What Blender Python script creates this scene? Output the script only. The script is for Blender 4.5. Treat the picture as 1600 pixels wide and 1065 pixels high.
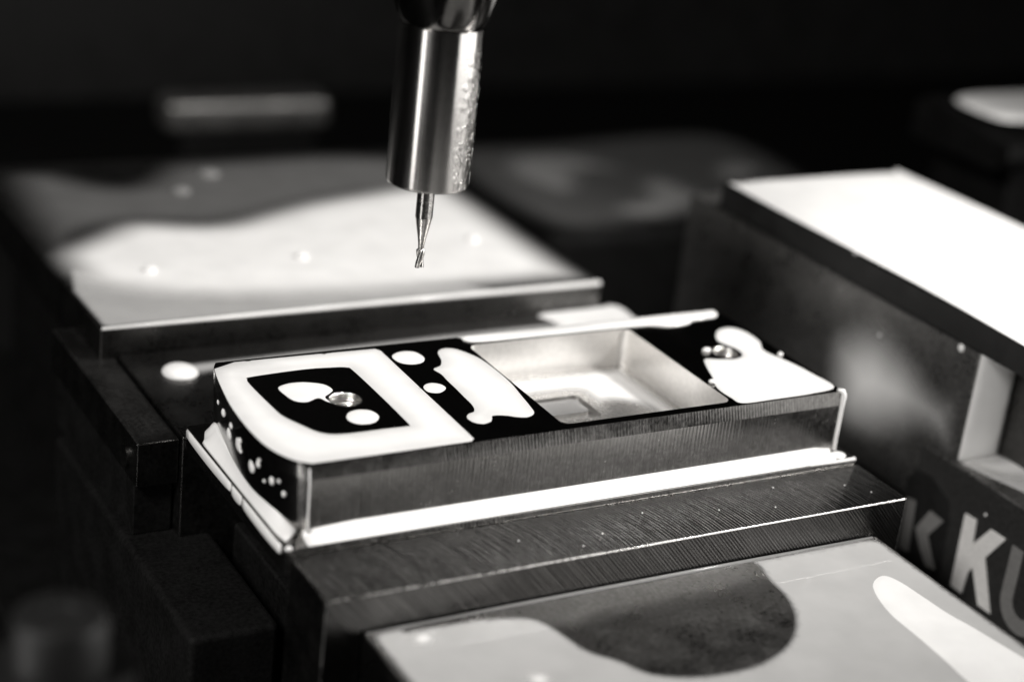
import bpy, bmesh, math, random
import numpy as np
from mathutils import Vector, Matrix
from mathutils.geometry import delaunay_2d_cdt
random.seed(7); rng = np.random.default_rng(7)
S = bpy.context.scene
COL = S.collection
for o in list(bpy.data.objects): bpy.data.objects.remove(o)

# ------------------------------------------------------------------ camera, world, lamps, exposure
cd = bpy.data.cameras.new('camera'); cam = bpy.data.objects.new('camera', cd); COL.objects.link(cam)
cd.sensor_width = 36; cd.lens = 2784.106 / 1600 * 36
cd.clip_start = .1; cd.clip_end = 400
M = Matrix(((0.87025629, 0.09373082, -0.48359955), (-0.48048851, 0.37787072, -0.7914193), (0.10855773, 0.92110165, 0.37388096)))
cam.matrix_world = Matrix.Translation((-9.78926, -21.28227, 11.68483)) @ M.to_4x4()
cd.dof.use_dof = True; cd.dof.focus_distance = 29.0; cd.dof.aperture_fstop = .085
S.camera = cam
w = bpy.data.worlds.new('World'); S.world = w; w.use_nodes = True
w.node_tree.nodes['Background'].inputs[0].default_value = (1, .97, .93, 1)
w.node_tree.nodes['Background'].inputs[1].default_value = .0015
S.view_settings.view_transform = 'Standard'; S.view_settings.look = 'None'; S.view_settings.exposure = 0; S.view_settings.gamma = 1

def aim(o, loc, to):
    o.location = loc
    o.rotation_euler = (Vector(to) - Vector(loc)).to_track_quat('-Z', 'Y').to_euler()
def spot(name, loc, to, power, angle, blend, radius):
    l = bpy.data.lights.new(name, 'SPOT'); l.energy = power; l.spot_size = math.radians(angle); l.spot_blend = blend
    l.shadow_soft_size = radius; l.color = (1, .98, .955)
    o = bpy.data.objects.new(name, l); COL.objects.link(o); aim(o, loc, to); return o
def area(name, loc, to, power, sx, sy, roll=0):
    l = bpy.data.lights.new(name, 'AREA'); l.energy = power; l.shape = 'RECTANGLE'; l.size = sx; l.size_y = sy
    l.color = (1, .98, .955)
    o = bpy.data.objects.new(name, l); COL.objects.link(o); aim(o, loc, to)
    if roll: o.rotation_euler.rotate_axis('Z', roll)
    return o
spot('key_spot_lamp', (31, -8, 27), (7.0, 9.0, -.5), 78000, 52, .9, 3.0)
area('right_fill_lamp', (21.5, -12.5, 3.5), (3, 3, 3.5), 3300, 24, 11)  # unseen panel added for the bright stripe on the holder
area('left_fill_lamp', (-35, -14, 40), (8, 0, -2), 29000, 12, 12)  # unseen fill added to brighten the lettered vise side
area('left_stripe_fill', (-14, -3.5, 0), (2.9, 2.6, 3), 480, 3, 14)  # narrow unseen light added for the holder's left stripe
# ------------------------------------------------------------------ materials
W = (1.0, .98, .953)
def c3(v): return (v * W[0], v * W[1], v * W[2], 1)
def mat(name):
    m = bpy.data.materials.new(name); m.use_nodes = True
    nt = m.node_tree; b = nt.nodes['Principled BSDF']
    return m, nt, b
def N(nt, t, **k):
    n = nt.nodes.new(t)
    for a, v in k.items(): setattr(n, a, v)
    return n
def math_n(nt, op, a, b=None):
    n = N(nt, 'ShaderNodeMath', operation=op)
    for i, v in enumerate((a, b)):
        if v is None: continue
        if isinstance(v, (int, float)): n.inputs[i].default_value = v
        else: nt.links.new(v, n.inputs[i])
    return n.outputs[0]
def metal(name, col=.3, rough=.2, marks=None, strength=.12, scale=30, blotch=.25, metallic=1.0, aniso=0, mk=.5):
    """machined steel: tool marks as fine relief, smudges in gloss"""
    m, nt, b = mat(name); L = nt.links.new
    tc = N(nt, 'ShaderNodeTexCoord'); sx = N(nt, 'ShaderNodeSeparateXYZ'); L(tc.outputs['Object'], sx.inputs[0])
    x, y, z = sx.outputs
    n1 = N(nt, 'ShaderNodeTexNoise'); n1.inputs['Scale'].default_value = 1.7; n1.inputs['Detail'].default_value = 5; L(tc.outputs['Object'], n1.inputs['Vector'])
    n2 = N(nt, 'ShaderNodeTexNoise'); n2.inputs['Scale'].default_value = 14; n2.inputs['Detail'].default_value = 6; L(tc.outputs['Object'], n2.inputs['Vector'])
    sm = math_n(nt, 'ADD', math_n(nt, 'MULTIPLY', n1.outputs[0], .6), math_n(nt, 'MULTIPLY', n2.outputs[0], .4))
    mr = N(nt, 'ShaderNodeMapRange'); mr.inputs[1].default_value = .35; mr.inputs[2].default_value = .65
    mr.inputs[3].default_value = rough * (1 - blotch); mr.inputs[4].default_value = rough * (1 + blotch); L(sm, mr.inputs[0])
    L(mr.outputs[0], b.inputs['Roughness'])
    cr = N(nt, 'ShaderNodeMapRange'); cr.inputs[1].default_value = .3; cr.inputs[2].default_value = .7
    cr.inputs[3].default_value = col * (1 - blotch * .7); cr.inputs[4].default_value = col * (1 + blotch * .7); L(n2.outputs[0], cr.inputs[0])
    mx = N(nt, 'ShaderNodeCombineColor')
    for i in range(3): L(math_n(nt, 'MULTIPLY', cr.outputs[0], W[i]), mx.inputs[i])
    L(mx.outputs[0], b.inputs['Base Color'])
    b.inputs['Metallic'].default_value = metallic
    if aniso: b.inputs['Anisotropic'].default_value = aniso; b.inputs['Anisotropic Rotation'].default_value = .25
    if marks:
        cv = N(nt, 'ShaderNodeCombineXYZ')
        if marks == 'arc':      # fly-cutter sweeps across the jaw
            yy = math_n(nt, 'ADD', y, .9)
            u = math_n(nt, 'ADD', x, math_n(nt, 'MULTIPLY', math_n(nt, 'MULTIPLY', yy, yy), .16)); u = math_n(nt, 'ADD', u, math_n(nt, 'MULTIPLY', yy, .22)); v = y
        elif marks == 'diag': u = math_n(nt, 'ADD', x, math_n(nt, 'MULTIPLY', z, .9)); v = z
        elif marks == 'vert': u = math_n(nt, 'ADD', x, y); v = z
        elif marks == 'turn': u = z; v = x
        else: u = y; v = x
        L(u, cv.inputs[0]); L(math_n(nt, 'MULTIPLY', v, .02), cv.inputs[1])
        ns = N(nt, 'ShaderNodeTexNoise'); ns.inputs['Scale'].default_value = scale; ns.inputs['Detail'].default_value = 3; ns.inputs['Roughness'].default_value = .65
        L(cv.outputs[0], ns.inputs['Vector'])
        wv = N(nt, 'ShaderNodeTexWave', wave_type='BANDS', bands_direction='X'); wv.inputs['Scale'].default_value = scale * .22; wv.inputs['Distortion'].default_value = 1.2
        L(cv.outputs[0], wv.inputs['Vector'])
        h = math_n(nt, 'ADD', math_n(nt, 'MULTIPLY', ns.outputs[0], .8), math_n(nt, 'MULTIPLY', wv.outputs['Fac'], .25))
    else:
        n3 = N(nt, 'ShaderNodeTexNoise'); n3.inputs['Scale'].default_value = scale; n3.inputs['Detail'].default_value = 4; L(tc.outputs['Object'], n3.inputs['Vector']); h = n3.outputs[0]
    if marks in ('arc', 'diag', 'vert'):      # glint and dullness of each cut put into the base colour
        hm = N(nt, 'ShaderNodeMapRange'); hm.inputs[1].default_value = .35; hm.inputs[2].default_value = .75; hm.inputs[3].default_value = 1 - mk; hm.inputs[4].default_value = 1 + mk; L(h, hm.inputs[0])
        for i in range(3):
            nd = mx.inputs[i].links[0].from_socket; L(math_n(nt, 'MULTIPLY', nd, hm.outputs[0]), mx.inputs[i])
    bp = N(nt, 'ShaderNodeBump'); bp.inputs['Strength'].default_value = strength; bp.inputs['Distance'].default_value = .05; L(h, bp.inputs['Height'])
    L(bp.outputs[0], b.inputs['Normal'])
    return m
def coolant(name, col=.82, rough=.12, bump=.02, feather=False, rim=0):
    """milky cutting emulsion"""
    m, nt, b = mat(name); L = nt.links.new
    tc = N(nt, 'ShaderNodeTexCoord')
    n1 = N(nt, 'ShaderNodeTexNoise'); n1.inputs['Scale'].default_value = 1.3; n1.inputs['Detail'].default_value = 3; L(tc.outputs['Object'], n1.inputs['Vector'])
    mr = N(nt, 'ShaderNodeMapRange'); mr.inputs[1].default_value = .3; mr.inputs[2].default_value = .7; mr.inputs[3].default_value = col * .94; mr.inputs[4].default_value = col * 1.05
    L(n1.outputs[0], mr.inputs[0])
    mx = N(nt, 'ShaderNodeCombineColor')
    for i, wv in enumerate((1, .99, .975)): L(math_n(nt, 'MULTIPLY', mr.outputs[0], wv), mx.inputs[i])
    L(mx.outputs[0], b.inputs['Base Color'])
    b.inputs['Roughness'].default_value = rough; b.inputs['IOR'].default_value = 1.34
    bp = N(nt, 'ShaderNodeBump'); bp.inputs['Strength'].default_value = bump; bp.inputs['Distance'].default_value = .1; L(n1.outputs[0], bp.inputs['Height']); L(bp.outputs[0], b.inputs['Normal'])
    if rim:         # emulsion is less opaque where it is shallow, at the rim of a pool
        at = N(nt, 'ShaderNodeAttribute'); at.attribute_name = 'film'
        f_ = math_n(nt, 'ADD', math_n(nt, 'MULTIPLY', at.outputs['Fac'], rim), 1 - rim)
        for i in range(3):
            nd = mx.inputs[i].links[0].from_socket; L(math_n(nt, 'MULTIPLY', nd, f_), mx.inputs[i])
    if feather:     # a film that thins out to nothing at its rim
        at = N(nt, 'ShaderNodeAttribute'); at.attribute_name = 'film'; L(at.outputs['Fac'], b.inputs['Alpha'])
    return m
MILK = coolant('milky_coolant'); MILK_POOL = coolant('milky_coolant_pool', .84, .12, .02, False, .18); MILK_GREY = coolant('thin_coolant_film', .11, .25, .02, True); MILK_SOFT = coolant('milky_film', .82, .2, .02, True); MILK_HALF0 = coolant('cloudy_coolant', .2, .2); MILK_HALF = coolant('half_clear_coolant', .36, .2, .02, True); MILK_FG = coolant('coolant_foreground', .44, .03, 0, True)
STEEL_TOP = metal('polished_wet_steel', .25, .12, None, .01, 60)
STEEL_FACE = metal('side_milled_steel', .25, .22, 'vert', .1, 20, .25, mk=.12)
STEEL_BAND = metal('finish_milled_band', .17, .16, 'vert', .1, 24, .35, mk=.2)
STEEL_JAW = metal('fly_cut_jaw_steel', .1, .12, 'arc', .5, 22, .1, mk=.42)
STEEL_JAWF = metal('ground_jaw_face', .1, .24, 'diag', .4, 22, .1, mk=.35)
STEEL_PLATE = metal('ground_plate_steel', .26, .34, 'arc', .1, 40, .35, mk=.2)
STEEL_DARK = metal('dark_shaded_steel', .1, .3, None, .08, 20)
STEEL_REAR = metal('rear_plate_steel', .14, .3, None, .06, 20)
POCKET = metal('pocket_wet_aluminium', .85, .3, 'lay', .03, 12, .08, .75)
POCKET_FLOOR = metal('pocket_floor_aluminium', .6, .25, 'lay', .05, 16, .15, .85)
HOLE = metal('bored_hole_steel', .8, .22, 'turn', .6, 60)
TURNED = metal('turned_holder_steel', .5, .225, 'turn', .04, 70, .06, 1.0, .95)
def wet_speckle(m):
    nt = m.node_tree; L = nt.links.new; b = nt.nodes['Principled BSDF']; old = b.inputs['Normal'].links[0].from_socket
    tc = N(nt, 'ShaderNodeTexCoord'); sx = N(nt, 'ShaderNodeSeparateXYZ'); L(tc.outputs['Object'], sx.inputs[0])
    a = N(nt, 'ShaderNodeMapRange'); a.inputs[1].default_value = 5.7; a.inputs[2].default_value = 4.6; L(sx.outputs[2], a.inputs[0])
    c = N(nt, 'ShaderNodeMapRange'); c.inputs[1].default_value = 2.95; c.inputs[2].default_value = 3.15; L(sx.outputs[0], c.inputs[0])
    n = N(nt, 'ShaderNodeTexNoise'); n.inputs['Scale'].default_value = 9; n.inputs['Detail'].default_value = 2; L(tc.outputs['Object'], n.inputs['Vector'])
    r = N(nt, 'ShaderNodeMapRange', interpolation_type='SMOOTHSTEP'); r.inputs[1].default_value = .5; r.inputs[2].default_value = .62; L(n.outputs[0], r.inputs[0])
    bp = N(nt, 'ShaderNodeBump'); bp.inputs['Distance'].default_value = .03; L(math_n(nt, 'MULTIPLY', a.outputs[0], c.outputs[0]), bp.inputs['Strength']); L(r.outputs[0], bp.inputs['Height']); L(old, bp.inputs['Normal'])
    L(bp.outputs[0], b.inputs['Normal'])
wet_speckle(TURNED)
COLLAR = metal('dark_collar_steel', .13, .12, None, .03, 30)
CARBIDE = metal('carbide', .5, .22, 'turn', .1, 60)
CAST = metal('dark_cast_iron', .005, .6, None, .03, 9, .4, 0); CAST.node_tree.nodes['Principled BSDF'].inputs['Specular IOR Level'].default_value = .12
VISE_SIDE = metal('vise_side_ground', .2, .34, None, .08, 10, .4, .8)
SCREW = metal('blackened_screw', .006, .55, None, .05, 12, .2, 0)
EDGE = metal('burnished_highlight_edge', .42, .3, None, .1, 40, .5)
BAR_TOP = metal('worn_bar_top', .1, .45, None, .04, 6, .2)
SLOT = metal('slot_steel', .45, .3, None, .05, 20, .2, .8)
BLACK = metal('black_paint_and_shade', .012, .5, None, .05, 20, .3, 0)
LETTER = metal('white_letter_paint', .8, .5, None, .05, 20, .12, 0)
LETTER_GREY = metal('grey_letter_paint', .2, .5, None, .05, 20, .15, 0)
NAMEBG = metal('grey_name_panel', .03, .4, None, .05, 12, .4, 0)
WALLM = metal('enclosure_paint', .014, .6, None, .05, 2, .4, 0)

# ------------------------------------------------------------------ helpers
def tag(o, label=None, cat=None, group=None, kind=None):
    for k, v in (('label', label), ('category', cat), ('group', group), ('kind', kind)):
        if v: o[k] = v
    return o
def thing(name, loc, label, cat, group=None):
    o = bpy.data.objects.new(name, None); COL.objects.link(o); o.location = loc; o.empty_display_size = .3
    return tag(o, label, cat, group)
def world_loc(o):
    l = Vector(o.location)
    while o.parent: o = o.parent; l += Vector(o.location)
    return l
def mesh_obj(name, verts, faces, m, parent=None, smooth=False, bevel=0, seg=3):
    u = sorted({i for f in faces for i in f}); rm = {a: b for b, a in enumerate(u)}
    if len(u) < len(verts): verts = [verts[i] for i in u]; faces = [[rm[i] for i in f] for f in faces]
    me = bpy.data.meshes.new(name); me.from_pydata([tuple(map(float, v)) for v in verts], [], [tuple(map(int, f)) for f in faces]); me.validate()
    mats = m if isinstance(m, (list, tuple)) else [m]
    for q in mats: me.materials.append(q)
    bm = bmesh.new(); bm.from_mesh(me); bmesh.ops.recalc_face_normals(bm, faces=bm.faces); bm.to_mesh(me); bm.free()
    if smooth:
        for p in me.polygons: p.use_smooth = True
    o = bpy.data.objects.new(name, me); COL.objects.link(o)
    if parent:
        o.parent = parent; o.location = -world_loc(parent)
    if bevel:
        b = o.modifiers.new('bevel', 'BEVEL'); b.width = bevel; b.segments = seg; b.limit_method = 'ANGLE'; b.angle_limit = math.radians(40)
        for p in me.polygons: p.use_smooth = True
        wn = o.modifiers.new('weighted', 'WEIGHTED_NORMAL'); wn.keep_sharp = False
    return o
def box(name, lo, hi, m, parent=None, bevel=.02, seg=3):
    (a, b, c), (d, e, f) = lo, hi
    v = [(a, b, c), (d, b, c), (d, e, c), (a, e, c), (a, b, f), (d, b, f), (d, e, f), (a, e, f)]
    fs = [(0, 3, 2, 1), (4, 5, 6, 7), (0, 1, 5, 4), (1, 2, 6, 5), (2, 3, 7, 6), (3, 0, 4, 7)]
    return mesh_obj(name, v, fs, m, parent, bevel=bevel, seg=seg)
def prism_x(name, prof, x0, x1, m, parent=None, bevel=.02):
    n = len(prof); v = [(x0, y, z) for y, z in prof] + [(x1, y, z) for y, z in prof]
    fs = [tuple(range(n))[::-1], tuple(range(n, 2 * n))] + [(i, (i + 1) % n, n + (i + 1) % n, n + i) for i in range(n)]
    return mesh_obj(name, v, fs, m, parent, bevel=bevel)
def lathe(name, prof, c, m, parent=None, n=64, ax='z', smooth=True):
    v, f = [], []
    for r, h in prof:
        for k in range(n):
            a = 2 * math.pi * k / n; p = (r * math.cos(a), r * math.sin(a), h)
            if ax == 'x': p = (p[2], p[0], p[1])
            if ax == 'y': p = (p[0], p[2], p[1])
            v.append((c[0] + p[0], c[1] + p[1], c[2] + p[2]))
    for i in range(len(prof) - 1):
        for k in range(n): f.append((i * n + k, i * n + (k + 1) % n, (i + 1) * n + (k + 1) % n, (i + 1) * n + k))
    f.append(tuple(range(n))[::-1]); q = (len(prof) - 1) * n; f.append(tuple(range(q, q + n)))
    o = mesh_obj(name, v, f, m, parent, smooth=smooth)
    if smooth:
        es = o.modifiers.new('edges', 'EDGE_SPLIT'); es.split_angle = math.radians(32)
    return o
def spline(pts, k=7):
    P = np.array(pts, float); n = len(P); out = []
    for i in range(n):
        p0, p1, p2, p3 = P[i - 1], P[i], P[(i + 1) % n], P[(i + 2) % n]
        for t in np.linspace(0, 1, k, endpoint=False):
            out.append(.5 * (2 * p1 + (p2 - p0) * t + (2 * p0 - 5 * p1 + 4 * p2 - p3) * t * t + (3 * p1 - p0 - 3 * p2 + p3) * t ** 3))
    return np.array(out)
def resample(poly, step):
    P = np.array(poly, float); out = []
    for i in range(len(P)):
        a, b = P[i], P[(i + 1) % len(P)]; n = max(1, int(np.linalg.norm(b - a) / step))
        for t in range(n): out.append(a + (b - a) * t / n)
    return np.array(out)
def inside(pts, poly):
    x, y = pts[:, 0], pts[:, 1]; r = np.zeros(len(pts), bool); n = len(poly)
    for i in range(n):
        x1, y1 = poly[i]; x2, y2 = poly[(i + 1) % n]
        c = ((y1 > y) != (y2 > y)) & (x < (x2 - x1) * (y - y1) / (y2 - y1 + 1e-12) + x1); r ^= c
    return r
def dist(pts, loops):
    d = np.full(len(pts), 1e9)
    for P in loops:
        for i in range(len(P)):
            a, b = P[i], P[(i + 1) % len(P)]; ab = b - a; t = np.clip(((pts - a) @ ab) / (ab @ ab + 1e-12), 0, 1)
            d = np.minimum(d, np.linalg.norm(pts - a - t[:, None] * ab, axis=1))
    return d
def tri_region(loops, extra):
    """triangulate a region: first loop outside, the rest holes; returns points, triangles, boundary count"""
    pts, edges = [], []
    for P in loops:
        s = len(pts); pts += [tuple(p) for p in P]; edges += [(s + i, s + (i + 1) % len(P)) for i in range(len(P))]
    nb = len(pts); pts += [tuple(p) for p in extra]
    v, e, f, ov, oe, of = delaunay_2d_cdt([Vector(p) for p in pts], edges, [], 0, 1e-7)
    v = np.array([tuple(p) for p in v]); f = np.array([t for t in f if len(t) == 3])
    c = v[f].mean(axis=1); k = inside(c, loops[0])
    for h in loops[1:]: k &= ~inside(c, h)
    return v, f[k]
def puddle(name, outline, z, H, wd, step, m, label=None, group=None, holes=(), smooth_outline=True, wob=.12, cat='coolant', raw_holes=False, parent=None):
    """a pool of liquid lying on a flat surface: domed edge (meniscus), closed underneath"""
    O = spline(outline) if smooth_outline else resample(outline, step * 1.5)
    O = resample(O, step * 1.5) if smooth_outline else O
    hs = [np.array(h, float) if raw_holes else resample(spline(h), step * 1.5) for h in holes]
    loops = [O] + hs
    lo, hi = O.min(0), O.max(0)
    gx, gy = np.meshgrid(np.arange(lo[0], hi[0], step), np.arange(lo[1], hi[1], step)); g = np.stack([gx.ravel(), gy.ravel()], 1)
    g += rng.uniform(-.28, .28, g.shape) * step
    k = inside(g, O)
    for h in hs: k &= ~inside(g, h)
    g = g[k]; d = dist(g, loops); g = g[d > step * .55]
    # rows of points that follow the rim so the meniscus is round
    v, f = tri_region(loops, g)
    d = dist(v, loops); d[d < 1e-4] = 0
    t = np.clip(d / wd, 0, 1); ph = rng.uniform(0, 6, 4)
    wv = np.sin(v[:, 0] * 2.1 + ph[0] + np.sin(v[:, 1] * 1.3 + ph[1])) * np.sin(v[:, 1] * 2.7 + ph[2])
    h = H * np.sqrt(1 - (1 - t) ** 2) * (1 + wob * wv * np.clip(d / (wd * 3), 0, 1))
    n = len(v); V = [(p[0], p[1], z + .003 + hh) for p, hh in zip(v, h)] + [(p[0], p[1], z + .002) for p in v]
    F = [tuple(t) for t in f] + [(t[0] + n, t[2] + n, t[1] + n) for t in f]
    o = mesh_obj(name, V, F, m, parent, smooth=True)
    a = o.data.attributes.new('film', 'FLOAT', 'POINT'); q = np.concatenate([t * t * (3 - 2 * t), np.zeros(n)])
    if len(o.data.vertices) == 2 * n: a.data.foreach_set('value', q.astype(np.float32))
    if label: tag(o, label, cat, group)
    return o
def blob(name, c, r, m, label=None, cat='droplet', group=None, flat='z', seg=20):
    """a droplet: half ellipsoid sitting on a face (flat gives the face's normal axis)"""
    v, f = [], []; R = 8
    for i in range(R + 1):
        a = math.pi * i / R
        for k in range(seg):
            b = 2 * math.pi * k / seg
            v.append((r[0] * math.sin(a) * math.cos(b), r[1] * math.sin(a) * math.sin(b), r[2] * math.cos(a)))
    for i in range(R):
        for k in range(seg): f.append((i * seg + k, i * seg + (k + 1) % seg, (i + 1) * seg + (k + 1) % seg, (i + 1) * seg + k))
    o = mesh_obj(name, v, f, m, None, smooth=True); o.location = c
    return tag(o, label, cat, group)
def sweep(name, path, prof_fn, m, label=None, cat='coolant', group=None):
    """ribbon with a profile (offset outwards, height) swept along a path on the ground plan; closed underneath"""
    P = np.array(path, float); n = len(P); T = np.gradient(P, axis=0); T /= np.linalg.norm(T, axis=1)[:, None]
    Nn = np.stack([T[:, 1], -T[:, 0]], 1); V, F = [], []; k = None
    for i in range(n):
        pr = prof_fn(i / (n - 1)); k = len(pr)
        for off, zz in pr: V.append((P[i, 0] + Nn[i, 0] * off, P[i, 1] + Nn[i, 1] * off, zz))
    for i in range(n - 1):
        for j in range(k): F.append((i * k + j, i * k + (j + 1) % k, (i + 1) * k + (j + 1) % k, (i + 1) * k + j))
    F += [tuple(range(k))[::-1], tuple(range((n - 1) * k, n * k))]
    o = mesh_obj(name, V, F, m, None, smooth=True)
    return tag(o, label, cat, group) if label else o

# ------------------------------------------------------------------ setting
tag(box('machine_table', (-60, -40, -9), (70, 60, -8.2), CAST, bevel=0), kind='structure')
tag(box('enclosure_wall', (-70, 48, -8.2), (90, 49, 60), WALLM, bevel=0), kind='structure')

# ------------------------------------------------------------------ workpiece
wp = thing('workpiece', (5, 2, -1.6), 'machined steel block with a square pocket and two bored holes, wet with white coolant', 'workpiece')
LEFT = [(0.0, 3.84), (-.09, 3.78), (-.23, 3.12), (-.36, 2.31), (-.40, 1.79), (-.41, 1.28), (-.38, .75), (-.28, .42), (-.15, .17), (-.04, .05), (.04, 0)]
def left_curve(n=44):
    P = np.array(LEFT); t = np.concatenate([[0], np.cumsum(np.linalg.norm(np.diff(P, axis=0), axis=1))])
    s = np.linspace(0, t[-1], n); q = np.stack([np.interp(s, t, P[:, 0]), np.interp(s, t, P[:, 1])], 1)
    for _ in range(6): q[1:-1] = (q[:-2] + 2 * q[1:-1] + q[2:]) / 4
    return q
LC = left_curve()
def outline(dl, df, dr=0):
    """plan of the block: dl pulls the left end in, df pushes the front out"""
    q = LC.copy(); wgt = np.clip((3.84 - q[:, 1]) / .4, 0, 1) * np.clip(q[:, 1] / .5, 0, 1)
    q[:, 0] += dl * np.maximum(wgt, .4); q[:, 1] -= df * np.clip(1 - q[:, 1] / .25, 0, 1)
    return np.vstack([q, [(x, -df) for x in np.linspace(.5, 9.9, 20)], [(9.96, -df), (10 + dr, .05 - df)], [(10 + dr, y) for y in np.linspace(.6, 3.2, 5)], [(10 + dr, 3.80), (9.96, 3.84)], [(x, 3.84) for x in np.linspace(9.4, .6, 16)]])
O0, O1, O2 = outline(0, 0), outline(.02, .035), outline(.13, .035)
def circle(cx, cy, r, n=40): return np.array([(cx + r * math.cos(2 * math.pi * k / n), cy + r * math.sin(2 * math.pi * k / n)) for k in range(n)])
def rrect(x0, y0, x1, y1, r, n=6):
    q = []
    for cx, cy, a0 in ((x1 - r, y0 + r, -90), (x1 - r, y1 - r, 0), (x0 + r, y1 - r, 90), (x0 + r, y0 + r, 180)):
        for k in range(n + 1):
            a = math.radians(a0 + 90 * k / n); q.append((cx + r * math.cos(a), cy + r * math.sin(a)))
    return np.array(q)
PK = rrect(4.45, .17, 7.74, 3.46, .16); H1 = circle(1.47, 1.97, .27); H2 = circle(8.92, 2.02, .24)
gx, gy = np.meshgrid(np.arange(-.2, 10, .35), np.arange(.2, 3.8, .35)); g = np.stack([gx.ravel(), gy.ravel()], 1)
g = g[inside(g, O0) & ~inside(g, PK) & ~inside(g, H1) & ~inside(g, H2)]; g = g[dist(g, [O0, PK, H1, H2]) > .08]
v, f = tri_region([O0, PK, H1, H2], g)
V = [(p[0], p[1], 0) for p in v]; F = [tuple(t) for t in f]; NT = len(F)
def ring_faces(loops, zs):
    global V, F
    s = len(V); n = len(loops[0])
    for P, zz in zip(loops, zs): V += [(p[0], p[1], zz) for p in P]
    for i in range(len(loops) - 1):
        for k in range(n): F.append((s + i * n + k, s + i * n + (k + 1) % n, s + (i + 1) * n + (k + 1) % n, s + (i + 1) * n + k))
top = mesh_obj('top_face', V, F, STEEL_TOP, wp)
V, F = [], []; ring_faces([O0, O1], [0, -.25]); 
def split_left(name, mm, V, F, loops_n):
    e = [q for q in F if sum(V[i][0] for i in q) / 4 < .05 and sum(V[i][1] for i in q) / 4 > .14]; r = [q for q in F if q not in e]
    mesh_obj(name, V, r, mm, wp); mesh_obj('end_wall', V, e, STEEL_TOP, wp, smooth=True)
split_left('upper_band', STEEL_BAND, V, F, 0)
V, F = [], []; ring_faces([O1, O2], [-.25, -1.2]); split_left('side_wall', STEEL_FACE, V, F, 0)
V, F = [], []; ring_faces([PK, PK], [0, -.72]); mesh_obj('pocket_wall', V, F, POCKET, wp)
SL, SI = rrect(4.98, 1.62, 6.2, 2.5, .1), rrect(5.08, 1.86, 6.08, 2.38, .08)
vv, ff = tri_region([PK, SL], np.array([(x, y) for x in np.arange(4.7, 7.6, .3) for y in np.arange(.4, 3.4, .3) if not (4.8 < x < 6.4 and 1.45 < y < 2.7)]))
V = [(p[0], p[1], -.72) for p in vv]; F = [tuple(t) for t in ff]
mesh_obj('pocket_floor', V, F, POCKET_FLOOR, wp)
V, F = [], []; ring_faces([SL, SL, SI, SI], [-.72, -.82, -.82, -.73]); s = len(V); V += [(p[0], p[1], -.73) for p in SI]; F.append(tuple(range(s, s + len(SI))))
mesh_obj('floor_slot', V, F, SLOT, wp)
puddle('coolant_or_painted_patch', SI, -.73, .01, .1, .05, MILK_HALF0, 'small rectangle of pale coolant inside the groove on the pocket floor', None, smooth_outline=False)
for Hc in (H1, H2):
    V, F = [], []; ring_faces([Hc, Hc], [0, -1.15]); s = len(V); V += [(p[0], p[1], -1.15) for p in Hc]; F.append(tuple(range(s, s + len(Hc)))); mesh_obj('bored_hole', V, F, HOLE, wp, smooth=False)
    V, F = [], []
    cc = Hc.mean(0); rr = np.linalg.norm(Hc[0] - cc)
    ring_faces([circle(cc[0], cc[1], rr + .012), circle(cc[0], cc[1], rr - .012), circle(cc[0], cc[1], rr - .012)], [.006, .004, -.04]); mesh_obj('hole_rim', V, F, HOLE, wp, smooth=True)
box('flange', (-.37, -.29, -1.62), (10.32, 4.1, -1.2), STEEL_FACE, wp, bevel=.02)

# coolant on the workpiece's top
G_TOP = 'coolant pools on the workpiece top'
ring_out = np.vstack([LC[3:-2] * [1, 1] + [.012, 0], [(.08, .02), (1.4, .02), (2.72, .03), (2.80, .1), (2.81, .3), (2.84, 2.2), (2.86, 3.62), (2.8, 3.72), (1.5, 3.76), (.3, 3.78)]])
ring_in = [(.22, 2.9), (.25, 3.08), (.36, 3.16), (1.24, 3.22), (1.75, 3.18), (2.0, 3.12), (2.06, 2.95), (2.07, 1.77), (2.06, 1.1), (2.05, .82), (1.98, .79), (1.6, .8), (1.1, .80), (.78, .84), (.58, .98), (.42, 1.3), (.28, 1.65), (.25, 1.95), (.23, 2.4)]
puddle('coolant_or_painted_patch', ring_out, 0, .018, .34, .05, MILK_POOL, 'square ring of white coolant round the left hole, filling the left end of the block', G_TOP, holes=[ring_in], smooth_outline=False, wob=.1)
puddle('coolant_or_painted_patch', [(.6, 2.62), (.72, 2.73), (.92, 2.77), (1.14, 2.73), (1.37, 2.58), (1.42, 2.36), (1.32, 2.24), (1.19, 2.12), (1.20, 1.93), (1.22, 1.87), (1.15, 1.97), (1.07, 2.12), (.84, 2.03), (.67, 2.12), (.61, 2.36)], 0, .016, .16, .03, MILK, 'white coolant blob with a tail touching the left edge of the bored hole', G_TOP)
puddle('coolant_or_painted_patch', [(1.21, 1.33), (1.33, 1.5), (1.52, 1.55), (1.69, 1.46), (1.72, 1.24), (1.57, 1.06), (1.36, 1.04), (1.22, 1.15)], 0, .016, .18, .03, MILK, 'round white coolant drop in front of the left bored hole inside the ring', G_TOP)
puddle('coolant_or_painted_patch', [(2.95, 3.36), (3.17, 3.5), (3.40, 3.44), (3.46, 3.18), (3.34, 2.99), (3.11, 2.96), (2.95, 3.1)], 0, .016, .18, .03, MILK, 'larger oval white drop on the dark strip at the back edge of the block', G_TOP)
puddle('coolant_or_painted_patch', [(2.89, 2.03), (2.98, 2.15), (3.12, 2.18), (3.24, 2.08), (3.24, 1.92), (3.06, 1.79), (2.9, 1.86)], 0, .016, .16, .03, MILK, 'smaller oval white drop in the middle of the dark strip', G_TOP)
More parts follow.
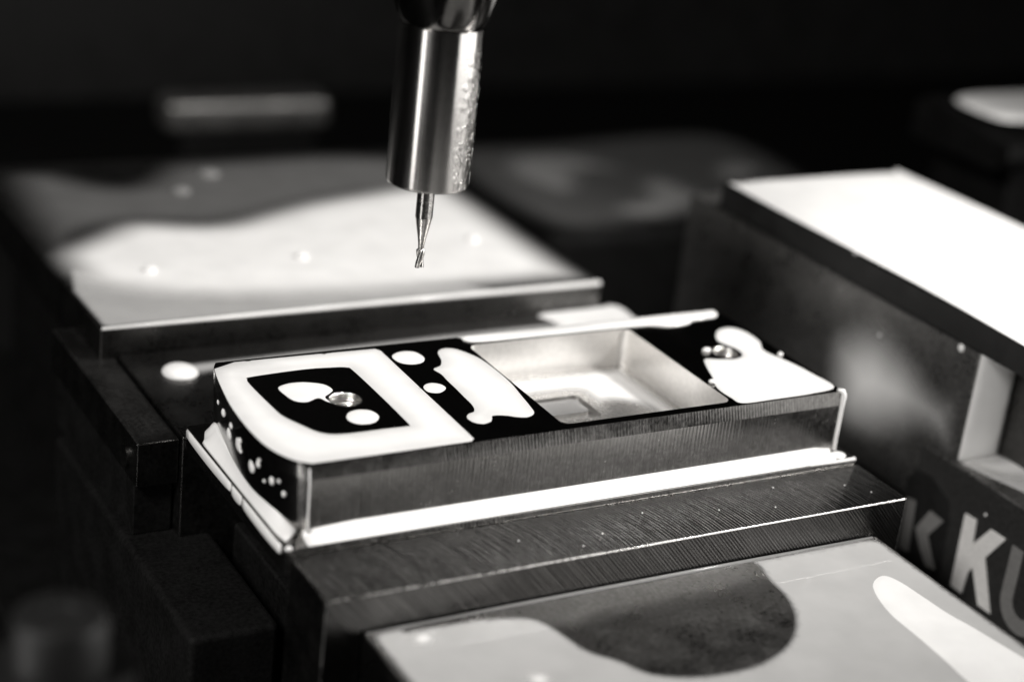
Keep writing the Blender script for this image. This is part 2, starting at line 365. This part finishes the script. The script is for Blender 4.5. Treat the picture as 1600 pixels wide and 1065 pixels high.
puddle('coolant_or_painted_patch', [(3.79, 3.3), (3.93, 3.43), (4.11, 3.41), (4.24, 3.25), (4.38, 2.9), (4.42, 2.43), (4.41, 1.86), (4.33, 1.33), (4.27, .95), (4.2, .68), (4.02, .57), (3.85, .62), (3.7, .72), (3.5, .77), (3.42, .66), (3.35, .58), (3.2, .54), (3.08, .63), (3.05, .8), (3.14, .93), (3.28, 1.0), (3.36, 1.21), (3.38, 1.54), (3.4, 1.87), (3.41, 2.18), (3.43, 2.45), (3.40, 2.68), (3.58, 2.79), (3.70, 3.0)], 0, .016, .34, .04, MILK_POOL, 'long white bone shaped pool along the left edge of the square pocket', G_TOP)
puddle('coolant_or_painted_patch', [(4.5, 3.78), (4.6, 3.83), (6.5, 3.83), (8.35, 3.84), (9.6, 3.83), (9.9, 3.8), (9.86, 3.62), (9.7, 3.52), (9.26, 3.5), (9.0, 3.36), (8.6, 3.34), (8.3, 3.46), (7.9, 3.5), (7.4, 3.52), (6.2, 3.52), (4.8, 3.55), (4.5, 3.66)], 0, .05, .14, .04, MILK, 'raised white ridge of coolant along the back rim behind the pocket', G_TOP)
puddle('coolant_or_painted_patch', [(9.1, 2.5), (9.29, 2.84), (9.5, 3.0), (9.75, 3.0), (9.9, 2.75), (9.88, 2.3), (9.7, 1.9), (9.85, 1.3), (9.93, .8), (9.95, .2), (9.4, .07), (8.57, .05), (7.9, .06), (7.82, .3), (7.82, .7), (8.0, 1.1), (8.2, 1.6), (8.36, 1.85), (8.62, 1.78), (8.9, 1.72), (9.15, 1.82), (9.22, 2.1)], 0, .016, .25, .04, MILK_POOL, 'broad white pool filling the front right corner round the right hole', G_TOP)
blob('coolant_drop', (9.84, 1.62, .03), (.05, .05, .05), MILK, 'tiny round white drop at the right rim beside the broad corner pool', 'droplet')
blob('coolant_drop', (7.86, .92, .03), (.07, .06, .04), MILK, 'tiny white drop at the right pocket rim beside the broad corner pool', 'droplet')
blob('coolant_drop', (8.60, 2.16, .02), (.09, .06, .05), MILK, 'small bright drop on the left rim of the right bored hole', 'droplet')
puddle('coolant_or_painted_patch', [(4.5, 3.2), (4.6, 3.4), (5.6, 3.42), (6.8, 3.42), (7.6, 3.4), (7.69, 3.2), (7.69, 1.4), (7.6, .3), (7.2, .25), (7.05, 1.5), (6.85, 1.88), (6.5, 1.98), (6.25, 1.8), (6.24, 2.4), (6.15, 2.55), (5.3, 2.56), (4.9, 2.56), (4.52, 2.55)], -.72, .012, .4, .06, MILK_SOFT, 'white coolant lying on the floor of the square pocket', None)
# skirt of coolant where the block meets its flange
FP = np.vstack([np.stack([np.linspace(-.02, 9.9, 60), np.full(60, -.036)], 1)])
def prof_front(t):
    e = 1 if t < .97 else max(.25, (1 - t) / .03); q = min(1, .3 + t * 9)
    return [(.256, -1.197), (.245, -1.185), (.2, -1.172), (.12, -1.165 + .02 * e), (.06, -1.15 + .03 * e), (.025, -1.12 + .05 * e * q), (.004, -1.08 + .07 * e * q), (.0, -1.196)]
sweep('coolant_skirt', FP, prof_front, MILK, 'long bright white strip of coolant along the front foot of the block')
LP = O2[1:42]
def prof_left(t):
    k = min(1, (1 - t) / .22) ** .7 * min(1, .35 + t / .1); top = -1.19 + (.31 - .1 * abs(t - .5)) * (.3 + .7 * k); q = .25 + .75 * k
    i = t * (len(LP) - 1); w_ = max(.05, .35 + np.interp(i, range(len(LP)), LP[:, 0])) * min(1, .35 + t * 5)
    return [(w_, -1.197), (w_ * .93, -1.165), (w_ * .55, -1.11), (w_ * .28, top - .06 * k), (.01, top + .005), (.0, -1.196)]
sweep('coolant_skirt', LP, prof_left, MILK, 'curved white strip of coolant round the left foot of the block')
blob('coolant_bead', (10.02, -.14, -1.17), (.16, .13, .05), MILK, 'rounded white bead ending the coolant strip at the right corner', 'droplet')
blob('coolant_bead', (-.33, -.27, -1.19), (.06, .04, .045), MILK, 'small bright bead at the front left corner of the flange', 'droplet')
# thin run of coolant down the right front edge, and a line along the flange edge
def tube(name, pts, r, m, label, cat='coolant', n=10):
    P = [Vector(p) for p in pts]; V, F = [], []
    for i, p in enumerate(P):
        t = (P[min(i + 1, len(P) - 1)] - P[max(i - 1, 0)]).normalized(); a = t.orthogonal().normalized(); b = t.cross(a)
        if i and a.dot(pa) < 0: a, b = -a, -b
        pa = a; rr = r[i] if isinstance(r, (list, tuple)) else r
        for k in range(n):
            q = p + (a * math.cos(2 * math.pi * k / n) + b * math.sin(2 * math.pi * k / n)) * rr; V.append(q)
    for i in range(len(P) - 1):
        for k in range(n): F.append((i * n + k, i * n + (k + 1) % n, (i + 1) * n + (k + 1) % n, (i + 1) * n + k))
    F += [tuple(range(n))[::-1], tuple(range((len(P) - 1) * n, len(P) * n))]
    return tag(mesh_obj(name, V, F, m, None, smooth=True), label, cat)
tube('coolant_glint_run', [(9.9, .04, .02), (9.99, -.0, .0), (10.01, -.02, -.08), (10.0, -.03, -.3), (10.0, -.035, -.7), (10.0, -.035, -1.1)], [.03, .05, .055, .045, .04, .045], MILK, 'thin white run of coolant down the front right edge of the block')
tube('coolant_glint_run', [(9.3, -.3, -1.2), (9.8, -.3, -1.2), (10.28, -.3, -1.195)], [.01, .025, .035], MILK, 'thin white line of coolant along the right end of the flange edge')
tube('coolant_glint_run', [(.03, -.01, -.06), (.035, -.045, -.3), (.04, -.05, -.8), (.05, -.06, -1.08)], [.01, .014, .014, .03], MILK, 'thin bright painted glint down the front left edge of the block')  # white tube added for the glint on the corner chamfer
# smears on the flange's left face
for (a, b, lab) in ((4.0, 1.95, 'long greyish smear of coolant on the left face of the flange'), (1.9, 1.5, 'short middle smear of coolant on the left face of the flange'), (1.46, -.1, 'front smear of coolant on the left face of the flange')):
    n = 14; V = []
    for i in range(n):
        y = a + (b - a) * i / (n - 1); e = math.sin(math.pi * (i + .3) / (n - .4)) ** .12
        V += [(-.374, y, -1.215), (-.392, y, -1.25), (-.394, y, -1.21 - .18 * e), (-.374, y, -1.22 - .2 * e)]
    F = [(i * 4 + j, i * 4 + (j + 1) % 4, i * 4 + 4 + (j + 1) % 4, i * 4 + 4 + j) for i in range(n - 1) for j in range(4)] + [(3, 2, 1, 0), tuple(range((n - 1) * 4, n * 4))]
    tag(mesh_obj('coolant_smear', V, F, MILK, None, smooth=True), lab, 'coolant')
# droplets on the dark left end
for i, (y, z, r) in enumerate(((1.82, -.47, .12), (1.26, -.58, .11), (2.19, -.33, .06), (2.72, -.36, .07), (.95, -.33, .035), (1.72, -.36, .05), (1.0, -.42, .06), (.62, -.52, .07), (1.72, -.55, .035), (2.35, -.55, .1), (3.2, -.4, .05), (.82, -.62, .03), (.45, -.45, .035), (.35, -.62, .05))):
    k = np.argmin(abs(O1[:44, 1] - y)); k2 = np.argmin(abs(O2[:44, 1] - y)); t = (-z - .25) / .95; x = O1[k, 0] * (1 - t) + O2[k2, 0] * t
    o = blob('coolant_drop', (x + .005, y, z), (.03, r, r * 1.0), MILK, 'small white droplet clinging to the dark rounded left end of the block', 'droplet', 'droplets on the left end of the block')

# ------------------------------------------------------------------ machine vise that clamps the workpiece
vise = thing('machine_vise', (5, 3, -8.2), 'dark steel machine vise with a fly cut front jaw gripping the workpiece', 'vise')
box('front_jaw', (-.31, -1.63, -4.6), (10.37, -.30, -1.32), [STEEL_JAW], vise, bevel=.022)
fj = vise.children[-1]
fj.data.materials.append(STEEL_JAWF); fj.data.materials.append(STEEL_DARK)
fj.data.materials.append(EDGE); fj.modifiers['bevel'].material = 3  # burnished bevel in lighter steel to lift its highlight
for p in fj.data.polygons:
    if p.normal.y < -.9: p.material_index = 1
    elif p.normal.x < -.9: p.material_index = 2
box('rear_jaw', (-.40, 4.11, -4.4), (10.4, 7.66, -1.42), STEEL_REAR, vise, bevel=.03)
box('vise_bed', (.6, -11, -7.6), (9.4, 19, -3.2), CAST, vise, bevel=.06)
box('base_rail', (-1.3, 1.0, -7.6), (.2, 8.5, -3.3), CAST, vise, bevel=.12)
box('base_foot', (-2.0, -3, -8.2), (12, 14, -7.65), CAST, vise, bevel=.1)
mj = thing('sliding_jaw', (5, -5, -4.2), 'foreground steel jaw plate flooded with grey coolant around a dry dark patch', 'vise jaw')
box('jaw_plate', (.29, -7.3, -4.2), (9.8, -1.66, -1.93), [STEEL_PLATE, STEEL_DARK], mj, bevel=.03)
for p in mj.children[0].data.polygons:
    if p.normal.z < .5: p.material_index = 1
fg_hole = [(2.75, -2.02), (2.2, -1.86), (1.4, -1.80), (.9, -1.79), (1.4, -1.76), (2.4, -1.74), (3.4, -1.74), (4.2, -1.74), (5.06, -1.73), (6.3, -1.73), (6.95, -1.73), (7.16, -1.84), (7.06, -2.25), (6.95, -2.95), (6.62, -3.54), (6.1, -4.0), (5.33, -4.28), (4.45, -4.25), (3.79, -3.97), (3.5, -3.5), (3.2, -3.12), (3.08, -2.6), (2.98, -2.25)]
puddle('coolant_or_painted_patch', [(.33, -7.25), (9.75, -7.25), (9.76, -5), (9.76, -1.9), (9.7, -1.74), (9.4, -1.7), (5, -1.70), (.5, -1.71), (.36, -1.8), (.34, -4)], -1.93, .004, .11, .07, MILK_FG, 'wide grey sheet of coolant on the foreground jaw plate', None, holes=[fg_hole], smooth_outline=False, wob=0)

tube('coolant_glint_run', [(.34, -1.70, -1.93), (3, -1.69, -1.925), (6, -1.69, -1.925), (9.7, -1.69, -1.93)], [.02, .035, .04, .025], MILK_HALF0, 'pale line of coolant along the joint of the front jaw and foreground plate')
puddle('coolant_or_painted_patch', [(8.57, -3.07), (8.77, -2.87), (9.02, -2.8), (9.15, -3.03), (9.2, -3.55), (9.24, -4.08), (9.34, -4.57), (9.41, -5.05), (9.48, -5.53), (9.57, -6.5), (8.07, -6.99), (8.15, -5.74), (8.22, -5.15), (8.26, -4.62), (8.28, -4.21), (8.3, -3.86), (8.4, -3.45)], -1.927, .012, .12, .06, MILK, 'thick white tongue of coolant at the right of the foreground plate')
puddle('coolant_or_painted_patch', [(.82, -2.05), (.95, -1.9), (1.14, -1.87), (1.27, -2.0), (1.24, -2.18), (1.05, -2.3), (.88, -2.25)], -1.927, .01, .2, .04, MILK_SOFT, 'soft bright painted highlight at the back left corner of the foreground plate')  # milky patch painting a blurred highlight on the grey sheet
puddle('coolant_or_painted_patch', [(1.9, -3.5), (2.05, -3.35), (2.3, -3.4), (2.35, -3.65), (2.15, -3.8), (1.95, -3.75)], -1.927, .01, .2, .04, MILK_SOFT, 'soft bright painted highlight at the bottom edge of the foreground plate')  # second highlight spot, painted as a milky patch
# jaw-top specks
for x, y in ((6.9, -1.0), (7.9, -1.2), (4.6, -1.1), (4.1, -1.35), (8.3, -.6), (9.6, -.9), (5.6, -.7), (3.2, -.9), (9.9, -1.25)):
    blob('coolant_drop', (x, y, -1.315), (.014, .014, .007), MILK, 'tiny bright speck of coolant on the fly cut front jaw', 'droplet', 'specks on the front jaw', seg=10)

# ------------------------------------------------------------------ rear plate and its puddles
rp = thing('rear_plate', (4.6, 12, -1.42), 'wide flat steel plate behind the block, its top flooded with white coolant', 'steel plate')
box('plate_body', (-.72, 7.70, -1.9), (9.95, 17.4, -.90), [STEEL_REAR, STEEL_DARK], rp, bevel=.05)
for p in rp.children[0].data.polygons:
    if p.normal.z < .5: p.material_index = 1  # darker steel on the side faces paints their shade
tube('coolant_glint_run', [(-.68, 7.73, -.91), (2, 7.72, -.905), (5, 7.73, -.905), (9.9, 7.73, -.905)], [.03, .045, .05, .06], MILK, 'long white painted highlight along the front edge of the rear plate')  # white tube standing in for the bevel highlight
for x, y, lab in ((1.05, 10.25, 'left'), (4.3, 10.35, 'middle'), (8.4, 10.6, 'right')):
    blob('coolant_drop', (x, y, -.86), (.15, .15, .12), MILK, lab + ' one of three round white drops standing on the flooded rear plate', 'droplet')
puddle('coolant_or_painted_patch', [(-.7, 11.6), (.4, 12.7), (1.62, 13.4), (3.28, 13.0), (4.6, 13.5), (5.77, 14.0), (7.72, 14.5), (9.6, 14.8), (9.93, 13.5), (9.93, 10), (9.94, 8.0), (9.8, 7.74), (7.0, 7.74), (5.11, 7.76), (3.22, 7.95), (1.6, 8.3), (.56, 8.7), (-.3, 9.3), (-.71, 10.0)], -.886, .016, 1.2, .14, MILK_SOFT, 'huge white pool of coolant spread over the rear plate')
puddle('coolant_or_painted_patch', [(-.69, 10), (.4, 12.1), (1.62, 12.6), (3.28, 12.3), (4.6, 12.6), (5.77, 13.1), (7.72, 13.6), (9.6, 13.9), (9.9, 16.5), (8, 17.35), (5.5, 17.35), (3.6, 17.2), (2.2, 15.9), (1.0, 17), (-.3, 16.8), (-.69, 14.5)], -.895, .006, 1.3, .14, MILK_GREY, 'thin grey film of coolant at the back of the rear plate')
puddle('coolant_or_painted_patch', [(-.66, 7.74), (3, 7.74), (6, 7.74), (7.6, 7.76), (7.0, 8.3), (5.0, 8.6), (3.1, 9), (1.5, 9.5), (.4, 10.2), (-.4, 10.8), (-.69, 9.6)], -.895, .006, .1, .08, MILK_HALF, smooth_outline=False, label= 'thin greyish strip of coolant along the front edge of the rear plate')
for x, y, r, lab in ((3.3, 14.9, .22, 'faint grey bubble on the thin film, left of the pair behind the white pool'), (4.35, 16.0, .26, 'faint grey bubble on the thin film, right of the pair behind the white pool')):
    blob('coolant_drop', (x, y, -.87), (r, r, .1), MILK_HALF0, lab, 'droplet')
puddle('coolant_or_painted_patch', [(.3, 6.7), (.5, 6.95), (1.5, 7.0), (4, 7.05), (7, 7.1), (8.6, 7.05), (8.6, 6.7), (7, 6.55), (4, 6.5), (1.5, 6.45), (.5, 6.4)], -1.42, .03, .25, .1, MILK_HALF, 'thin grey streak lying on the rear jaw ledge')  # low grey strip laid along the ledge
blob('coolant_drop', (.42, 6.62, -1.40), (.33, .36, .12), MILK, 'bright rounded coolant drop on the rear jaw ledge left of the block', 'droplet')
puddle('coolant_or_painted_patch', [(8.2, 6.0), (8.5, 7.1), (8.4, 7.55), (9.5, 7.6), (10.3, 7.58), (10.33, 6.6), (10.3, 5.2), (9.6, 4.9), (8.7, 5.2)], -1.42, .08, .25, .1, MILK, 'white coolant pool on the right end of the rear jaw ledge')
# ------------------------------------------------------------------ stop bar at the left
sb = thing('stop_bar', (-.7, 6.5, -2.3), 'dark rectangular stop bar beside the left end of the rear jaw', 'stop bar')
box('bar', (-1.14, 4.22, -2.32), (-.42, 9.3, -1.5), [BAR_TOP, STEEL_DARK], sb, bevel=.03)
for p in sb.children[0].data.polygons:
    if p.normal.z < .5: p.material_index = 1
lathe('bolt', [(.2, -.06), (.2, .0), (.16, .02), (.12, .02), (.11, -.02)], (-1.14, 4.75, -1.95), STEEL_DARK, sb, 24, 'x')
box('clamp_foot', (-1.12, 4.4, -3.3), (-.44, 9.0, -2.32), CAST, sb, bevel=.03)
# bolt head lower left
bh = thing('cap_screw', (-4.81, -4.17, -8.2), 'dark round bolt head in the blurred foreground at the lower left', 'bolt')
BC = (-4.81, -4.17, 0.86)
lathe('screw_head', [(.50, -.75), (.54, -.7), (.54, -.1), (.50, -.02), (.45, 0), (.2, 0), (.18, -.05)], BC, SCREW, bh, 48)
lathe('washer', [(.86, -.86), (.86, -.76), (.8, -.752)], BC, SCREW, bh, 48)
lathe('screw_shank', [(.3, -9.06), (.3, -.862)], BC, CAST, bh, 24)
# ------------------------------------------------------------------ second vise at the right
v2 = thing('second_vise', (16, 2, -8.2), 'second vise at the right, white flooded top, big white letters on its side', 'vise')
box('jaw_cap', (13.0, -8, .40), (18.1, 8.15, 1.0), [STEEL_REAR, BLACK], v2, bevel=.05)
for p in v2.children[-1].data.polygons:
    if p.normal.z < .5: p.material_index = 1  # cap sides blackened to paint the shaded overhang
box('jaw_block', (13.03, -.05, -3.0), (18.0, 9.25, .398), VISE_SIDE, v2, bevel=.05)
box('guide_post', (14.05, -.9, -1.8), (14.2, -.06, .398), STEEL_DARK, v2, bevel=.02)
box('vise_bed', (13.0, -14, -7.4), (19.5, .88, -1.8), [VISE_SIDE, NAMEBG], v2, bevel=.06)
for p in v2.children[-1].data.polygons:
    if p.normal.z < .5: p.material_index = 1
lathe('bed_bolt', [(.22, -1.8), (.22, -1.55), (.18, -1.5), (.03, -1.5)], (14.35, -.75, .75), VISE_SIDE, v2, 24)
def letter(poly, m, x=13.0, th=.025, name='letter', hole=None):
    """raised painted shape on the vise's side; poly in (y, z)"""
    P = [np.array(poly, float)]
    v, f = tri_region(P, np.zeros((0, 2))); n = len(v)
    V = [(x - th, a, b) for a, b in v] + [(x + .002, a, b) for a, b in v]
    F = [tuple(t) for t in f] + [(t[0] + n, t[2] + n, t[1] + n) for t in f]; k = len(P[0])
    F += [(i, (i + 1) % k, n + (i + 1) % k, n + i) for i in range(k)]
    return mesh_obj(name, V, F, m, v2)
letter([(1.02, -2.62), (.86, -2.36), (.42, -2.3), (-.12, -2.55), (-.22, -2.9), (-.30, -3.95), (-.2, -4.12), (.95, -4.12)], BLACK, th=.012, name='emblem_panel')
letter([(.93, -2.98), (.67, -2.94), (.60, -4.0), (.87, -4.03)], LETTER_GREY, th=.03, name='emblem_bar')
letter([(.54, -3.44), (.27, -2.94), (-.11, -2.97), (.20, -3.43), (.04, -3.68), (-.16, -3.97), (.08, -4.02), (.31, -3.79)], LETTER_GREY, th=.03, name='emblem_chevron')
letter([(-.58, -2.56), (-.88, -2.54), (-.92, -3.02), (-1.25, -2.54), (-1.64, -2.54), (-1.27, -3.12), (-1.68, -4.05), (-1.36, -4.05), (-1.04, -3.44), (-.96, -3.60), (-.92, -4.05), (-.62, -4.05)], LETTER, name='letter')
U = [(-1.82, -2.56), (-2.1, -2.56)] + [(-2.1 - .0, -3.5)] + [(-2.35 + .25 * math.cos(a), -3.5 - .28 * math.sin(a)) for a in np.linspace(.2, math.pi - .2, 8)] + [(-2.6, -3.5), (-2.6, -2.56), (-2.88, -2.56), (-2.88, -3.5)] + [(-2.35 - .53 * math.cos(a), -3.52 - .56 * math.sin(a)) for a in np.linspace(.1, math.pi - .1, 12)] + [(-1.82, -3.5)]
letter(U, LETTER_GREY, name='letter')
puddle('coolant_or_painted_patch', [(13.08, -7.9), (18.0, -7.9), (18.02, 0), (18.0, 7.6), (17.6, 8.05), (15, 8.08), (13.4, 8.0), (13.08, 7.5), (13.07, 2)], 1.0, .025, .25, .12, MILK, 'white sheet of coolant covering the top of the right hand vise')
puddle('coolant_or_painted_patch', [(13.1, -.1), (13.6, -.07), (14.8, -.07), (16.5, -.1), (16.6, -1.2), (15.2, -1.5), (14.2, -1.3), (13.4, -1.0), (13.1, -.6)], -1.75, .02, .5, .08, MILK_SOFT, 'white coolant pooled on the vise bed at the foot of the upright sheet')
# coolant splashed on the second vise, and a painted glow on its side
V = []
puddle('coolant_or_painted_patch', [(13.15, .7), (13.9, .78), (19.2, .8), (19.3, -6), (15.5, -7), (13.8, -3.6), (13.5, -1.6), (13.2, -.4)], -1.8, .04, .3, .12, coolant('splashed_coolant', .5, .15), 'pale grey coolant spread on the bed of the right hand vise')
o_ = puddle('coolant_sheet', [(13.06, .38), (13.95, .38), (14.02, .3), (14.02, -1.75), (13.1, -1.77), (13.05, -1.7), (13.05, .3)], 0, .03, .12, .07, MILK, 'upright white coolant sheet on the front end of the right vise', smooth_outline=False)
for vv in o_.data.vertices: vv.co = (vv.co.x, -.052 - vv.co.z, vv.co.y)
def wall_glow(name, pts, x, m, label, wd):
    """thin white sheet for a painted glow on a wall that faces -X; pts in (y, z)"""
    o = puddle(name, pts, 0, .02, wd, .09, m, label)
    for vv in o.data.vertices: vv.co = (x - vv.co.z, vv.co.x, vv.co.y)
    o.data.flip_normals(); return o
wall_glow('glow_film', [(4.1, -.9), (3.5, -.2), (2.6, .1), (1.6, -.1), (.8, -.5), (.2, -.6), (.0, -1.2), (.0, -1.79), (.8, -1.79), (1.3, -2.1), (2.2, -2.6), (3.2, -2.7), (3.9, -2.0)], 13.03, MILK_SOFT, 'round soft white painted reflection on the side of the right vise', 1.5)  # soft white sheet added for the glow reflected in this face
for (y, z, r, lab) in ((2.53, -.28, .035, 'tiny white droplet on the vise side above the round painted glow'), (.40, .33, .08, 'white droplet at the front end of the vise side under the cap'), (3.64, .98, .02, 'tiny white speck on the dark band of the right vise'), (-1.05, -2.35, .03, 'tiny white droplet above the big white letter')):
    blob('coolant_drop', (12.99, y, z), (.03, r, r), MILK, lab, 'droplet', seg=12)

# ------------------------------------------------------------------ background machine parts
bb = thing('clamp_bar', (10, 30, -4), 'pale blurred clamp bar far behind the rear plate', 'clamp')
box('bar', (8.1, 29.6, -4.2), (13.6, 31, -3.1), VISE_SIDE, bb, bevel=.3)
box('bar_foot', (8.6, 29.8, -8.2), (13.2, 30.8, -4.21), CAST, bb, bevel=.1)
fb = thing('fixture_block', (20, 22, -8.2), 'low dark fixture block with wet patches in the background', 'fixture')
box('block_body', (15.5, 18.6, -8.2), (27, 27, -4.0), CAST, fb, bevel=.5)
puddle('coolant_or_painted_patch', [(16.5, 23.8), (17.6, 25.6), (19.5, 25.8), (20.8, 25), (21.2, 23), (19.5, 23.0), (18.6, 21.6), (17.2, 21.4)], -3.97, .03, 1.2, .2, MILK_HALF, 'larger blurred grey wet patch on the background fixture block')
puddle('coolant_or_painted_patch', [(18, 19.6), (18.6, 20.6), (19.8, 21.0), (20.4, 22.3), (21.8, 22.8), (22.3, 20.5), (20.8, 19.3), (19.2, 18.9)], -3.97, .03, .9, .2, MILK_HALF, 'smaller grey wet patch nearer the front of the background fixture block')
puddle('coolant_or_painted_patch', [(23.5, 21.8), (24, 23.4), (25.5, 23.8), (26, 22.6), (24.8, 21.6)], -3.97, .03, .8, .2, MILK_HALF, 'small grey wet patch at the right end of the background fixture block')
puddle('coolant_or_painted_patch', [(15.7, 19), (15.7, 26), (20, 26.8), (26.8, 26.8), (26.8, 21), (24, 18.9), (20, 18.8)], -4.0, .02, 1.0, .25, MILK_GREY, 'thin grey film of coolant over the whole background fixture block')
rb = thing('toe_clamp', (24, 11, -8.2), 'blurred clamp at the upper right edge with a white wet top', 'clamp')
prism_x('clamp_body', [(9.3, .6), (9.4, 1.0), (12.5, 1.45), (13, 1.2), (13, .2), (9.8, .2)], 22.6, 31, CAST, rb, .08)
box('clamp_foot', (23.4, 9.9, -8.2), (30, 12.8, .19), CAST, rb, bevel=.1)
puddle('coolant_or_painted_patch', [(22.9, 10.3), (23.2, 12.2), (25.5, 12.5), (30.5, 12.4), (30.6, 10), (26.2, 9.9), (24.6, 9.5), (23.9, 9.9)], 1.42, .12, .4, .15, MILK, 'white coolant on the blurred clamp at the upper right')

# ------------------------------------------------------------------ spindle nose and cutter
AX = (2.899, 2.6, 0)
th_ = thing('tool_holder', (AX[0], AX[1], 3.3), 'polished cylindrical tool holder hanging down over the workpiece', 'tool holder')
lathe('holder_nose', [(.40, 3.34), (.62, 3.32), (.655, 3.34), (.668, 3.38), (.668, 5.86)], AX, TURNED, th_, 128)
lathe('holder_cone', [(.64, 5.86), (.66, 5.9), (.72, 6.0), (.98, 6.8), (1.3, 8.2), (1.5, 10)], AX, COLLAR, th_, 96)
lathe('collet_ring', [(.16, 3.25), (.28, 3.25), (.315, 3.28), (.315, 3.36)], AX, STEEL_DARK, th_, 48)
em = thing('end_mill', (AX[0], AX[1], 1.91), 'slim end mill with a waisted neck and small twisted cutting tip', 'cutter')
lathe('shank', [(.139, 2.74), (.139, 3.3)], AX, CARBIDE, em, 40)
lathe('neck', [(.046, 2.19), (.052, 2.28), (.075, 2.42), (.112, 2.60), (.132, 2.71), (.138, 2.739)], AX, CARBIDE, em, 40)
# cutting head: two helical flutes with a split point
V, F = [], []; n = 28; RZ = 16
for i in range(RZ + 1):
    t = i / RZ; z = 1.915 + .30 * t; tw = t * 2.6; rr = .076 if t < .86 else .076 - (.036) * (t - .86) / .14
    for k in range(n):
        a = 2 * math.pi * k / n; g_ = abs(math.cos(a)); r = rr * (.42 + .58 * g_ ** .7)
        V.append((AX[0] + r * math.cos(a + tw), AX[1] + r * math.sin(a + tw), z - (.03 * (r / .076) if i == 0 else 0)))
for i in range(RZ):
    for k in range(n): F.append((i * n + k, i * n + (k + 1) % n, (i + 1) * n + (k + 1) % n, (i + 1) * n + k))
F += [tuple(range(n))[::-1], tuple(range(RZ * n, RZ * n + n))]
hd = mesh_obj('cutting_tip', V, F, CARBIDE, em, smooth=True); hd.modifiers.new('edges', 'EDGE_SPLIT').split_angle = math.radians(40)
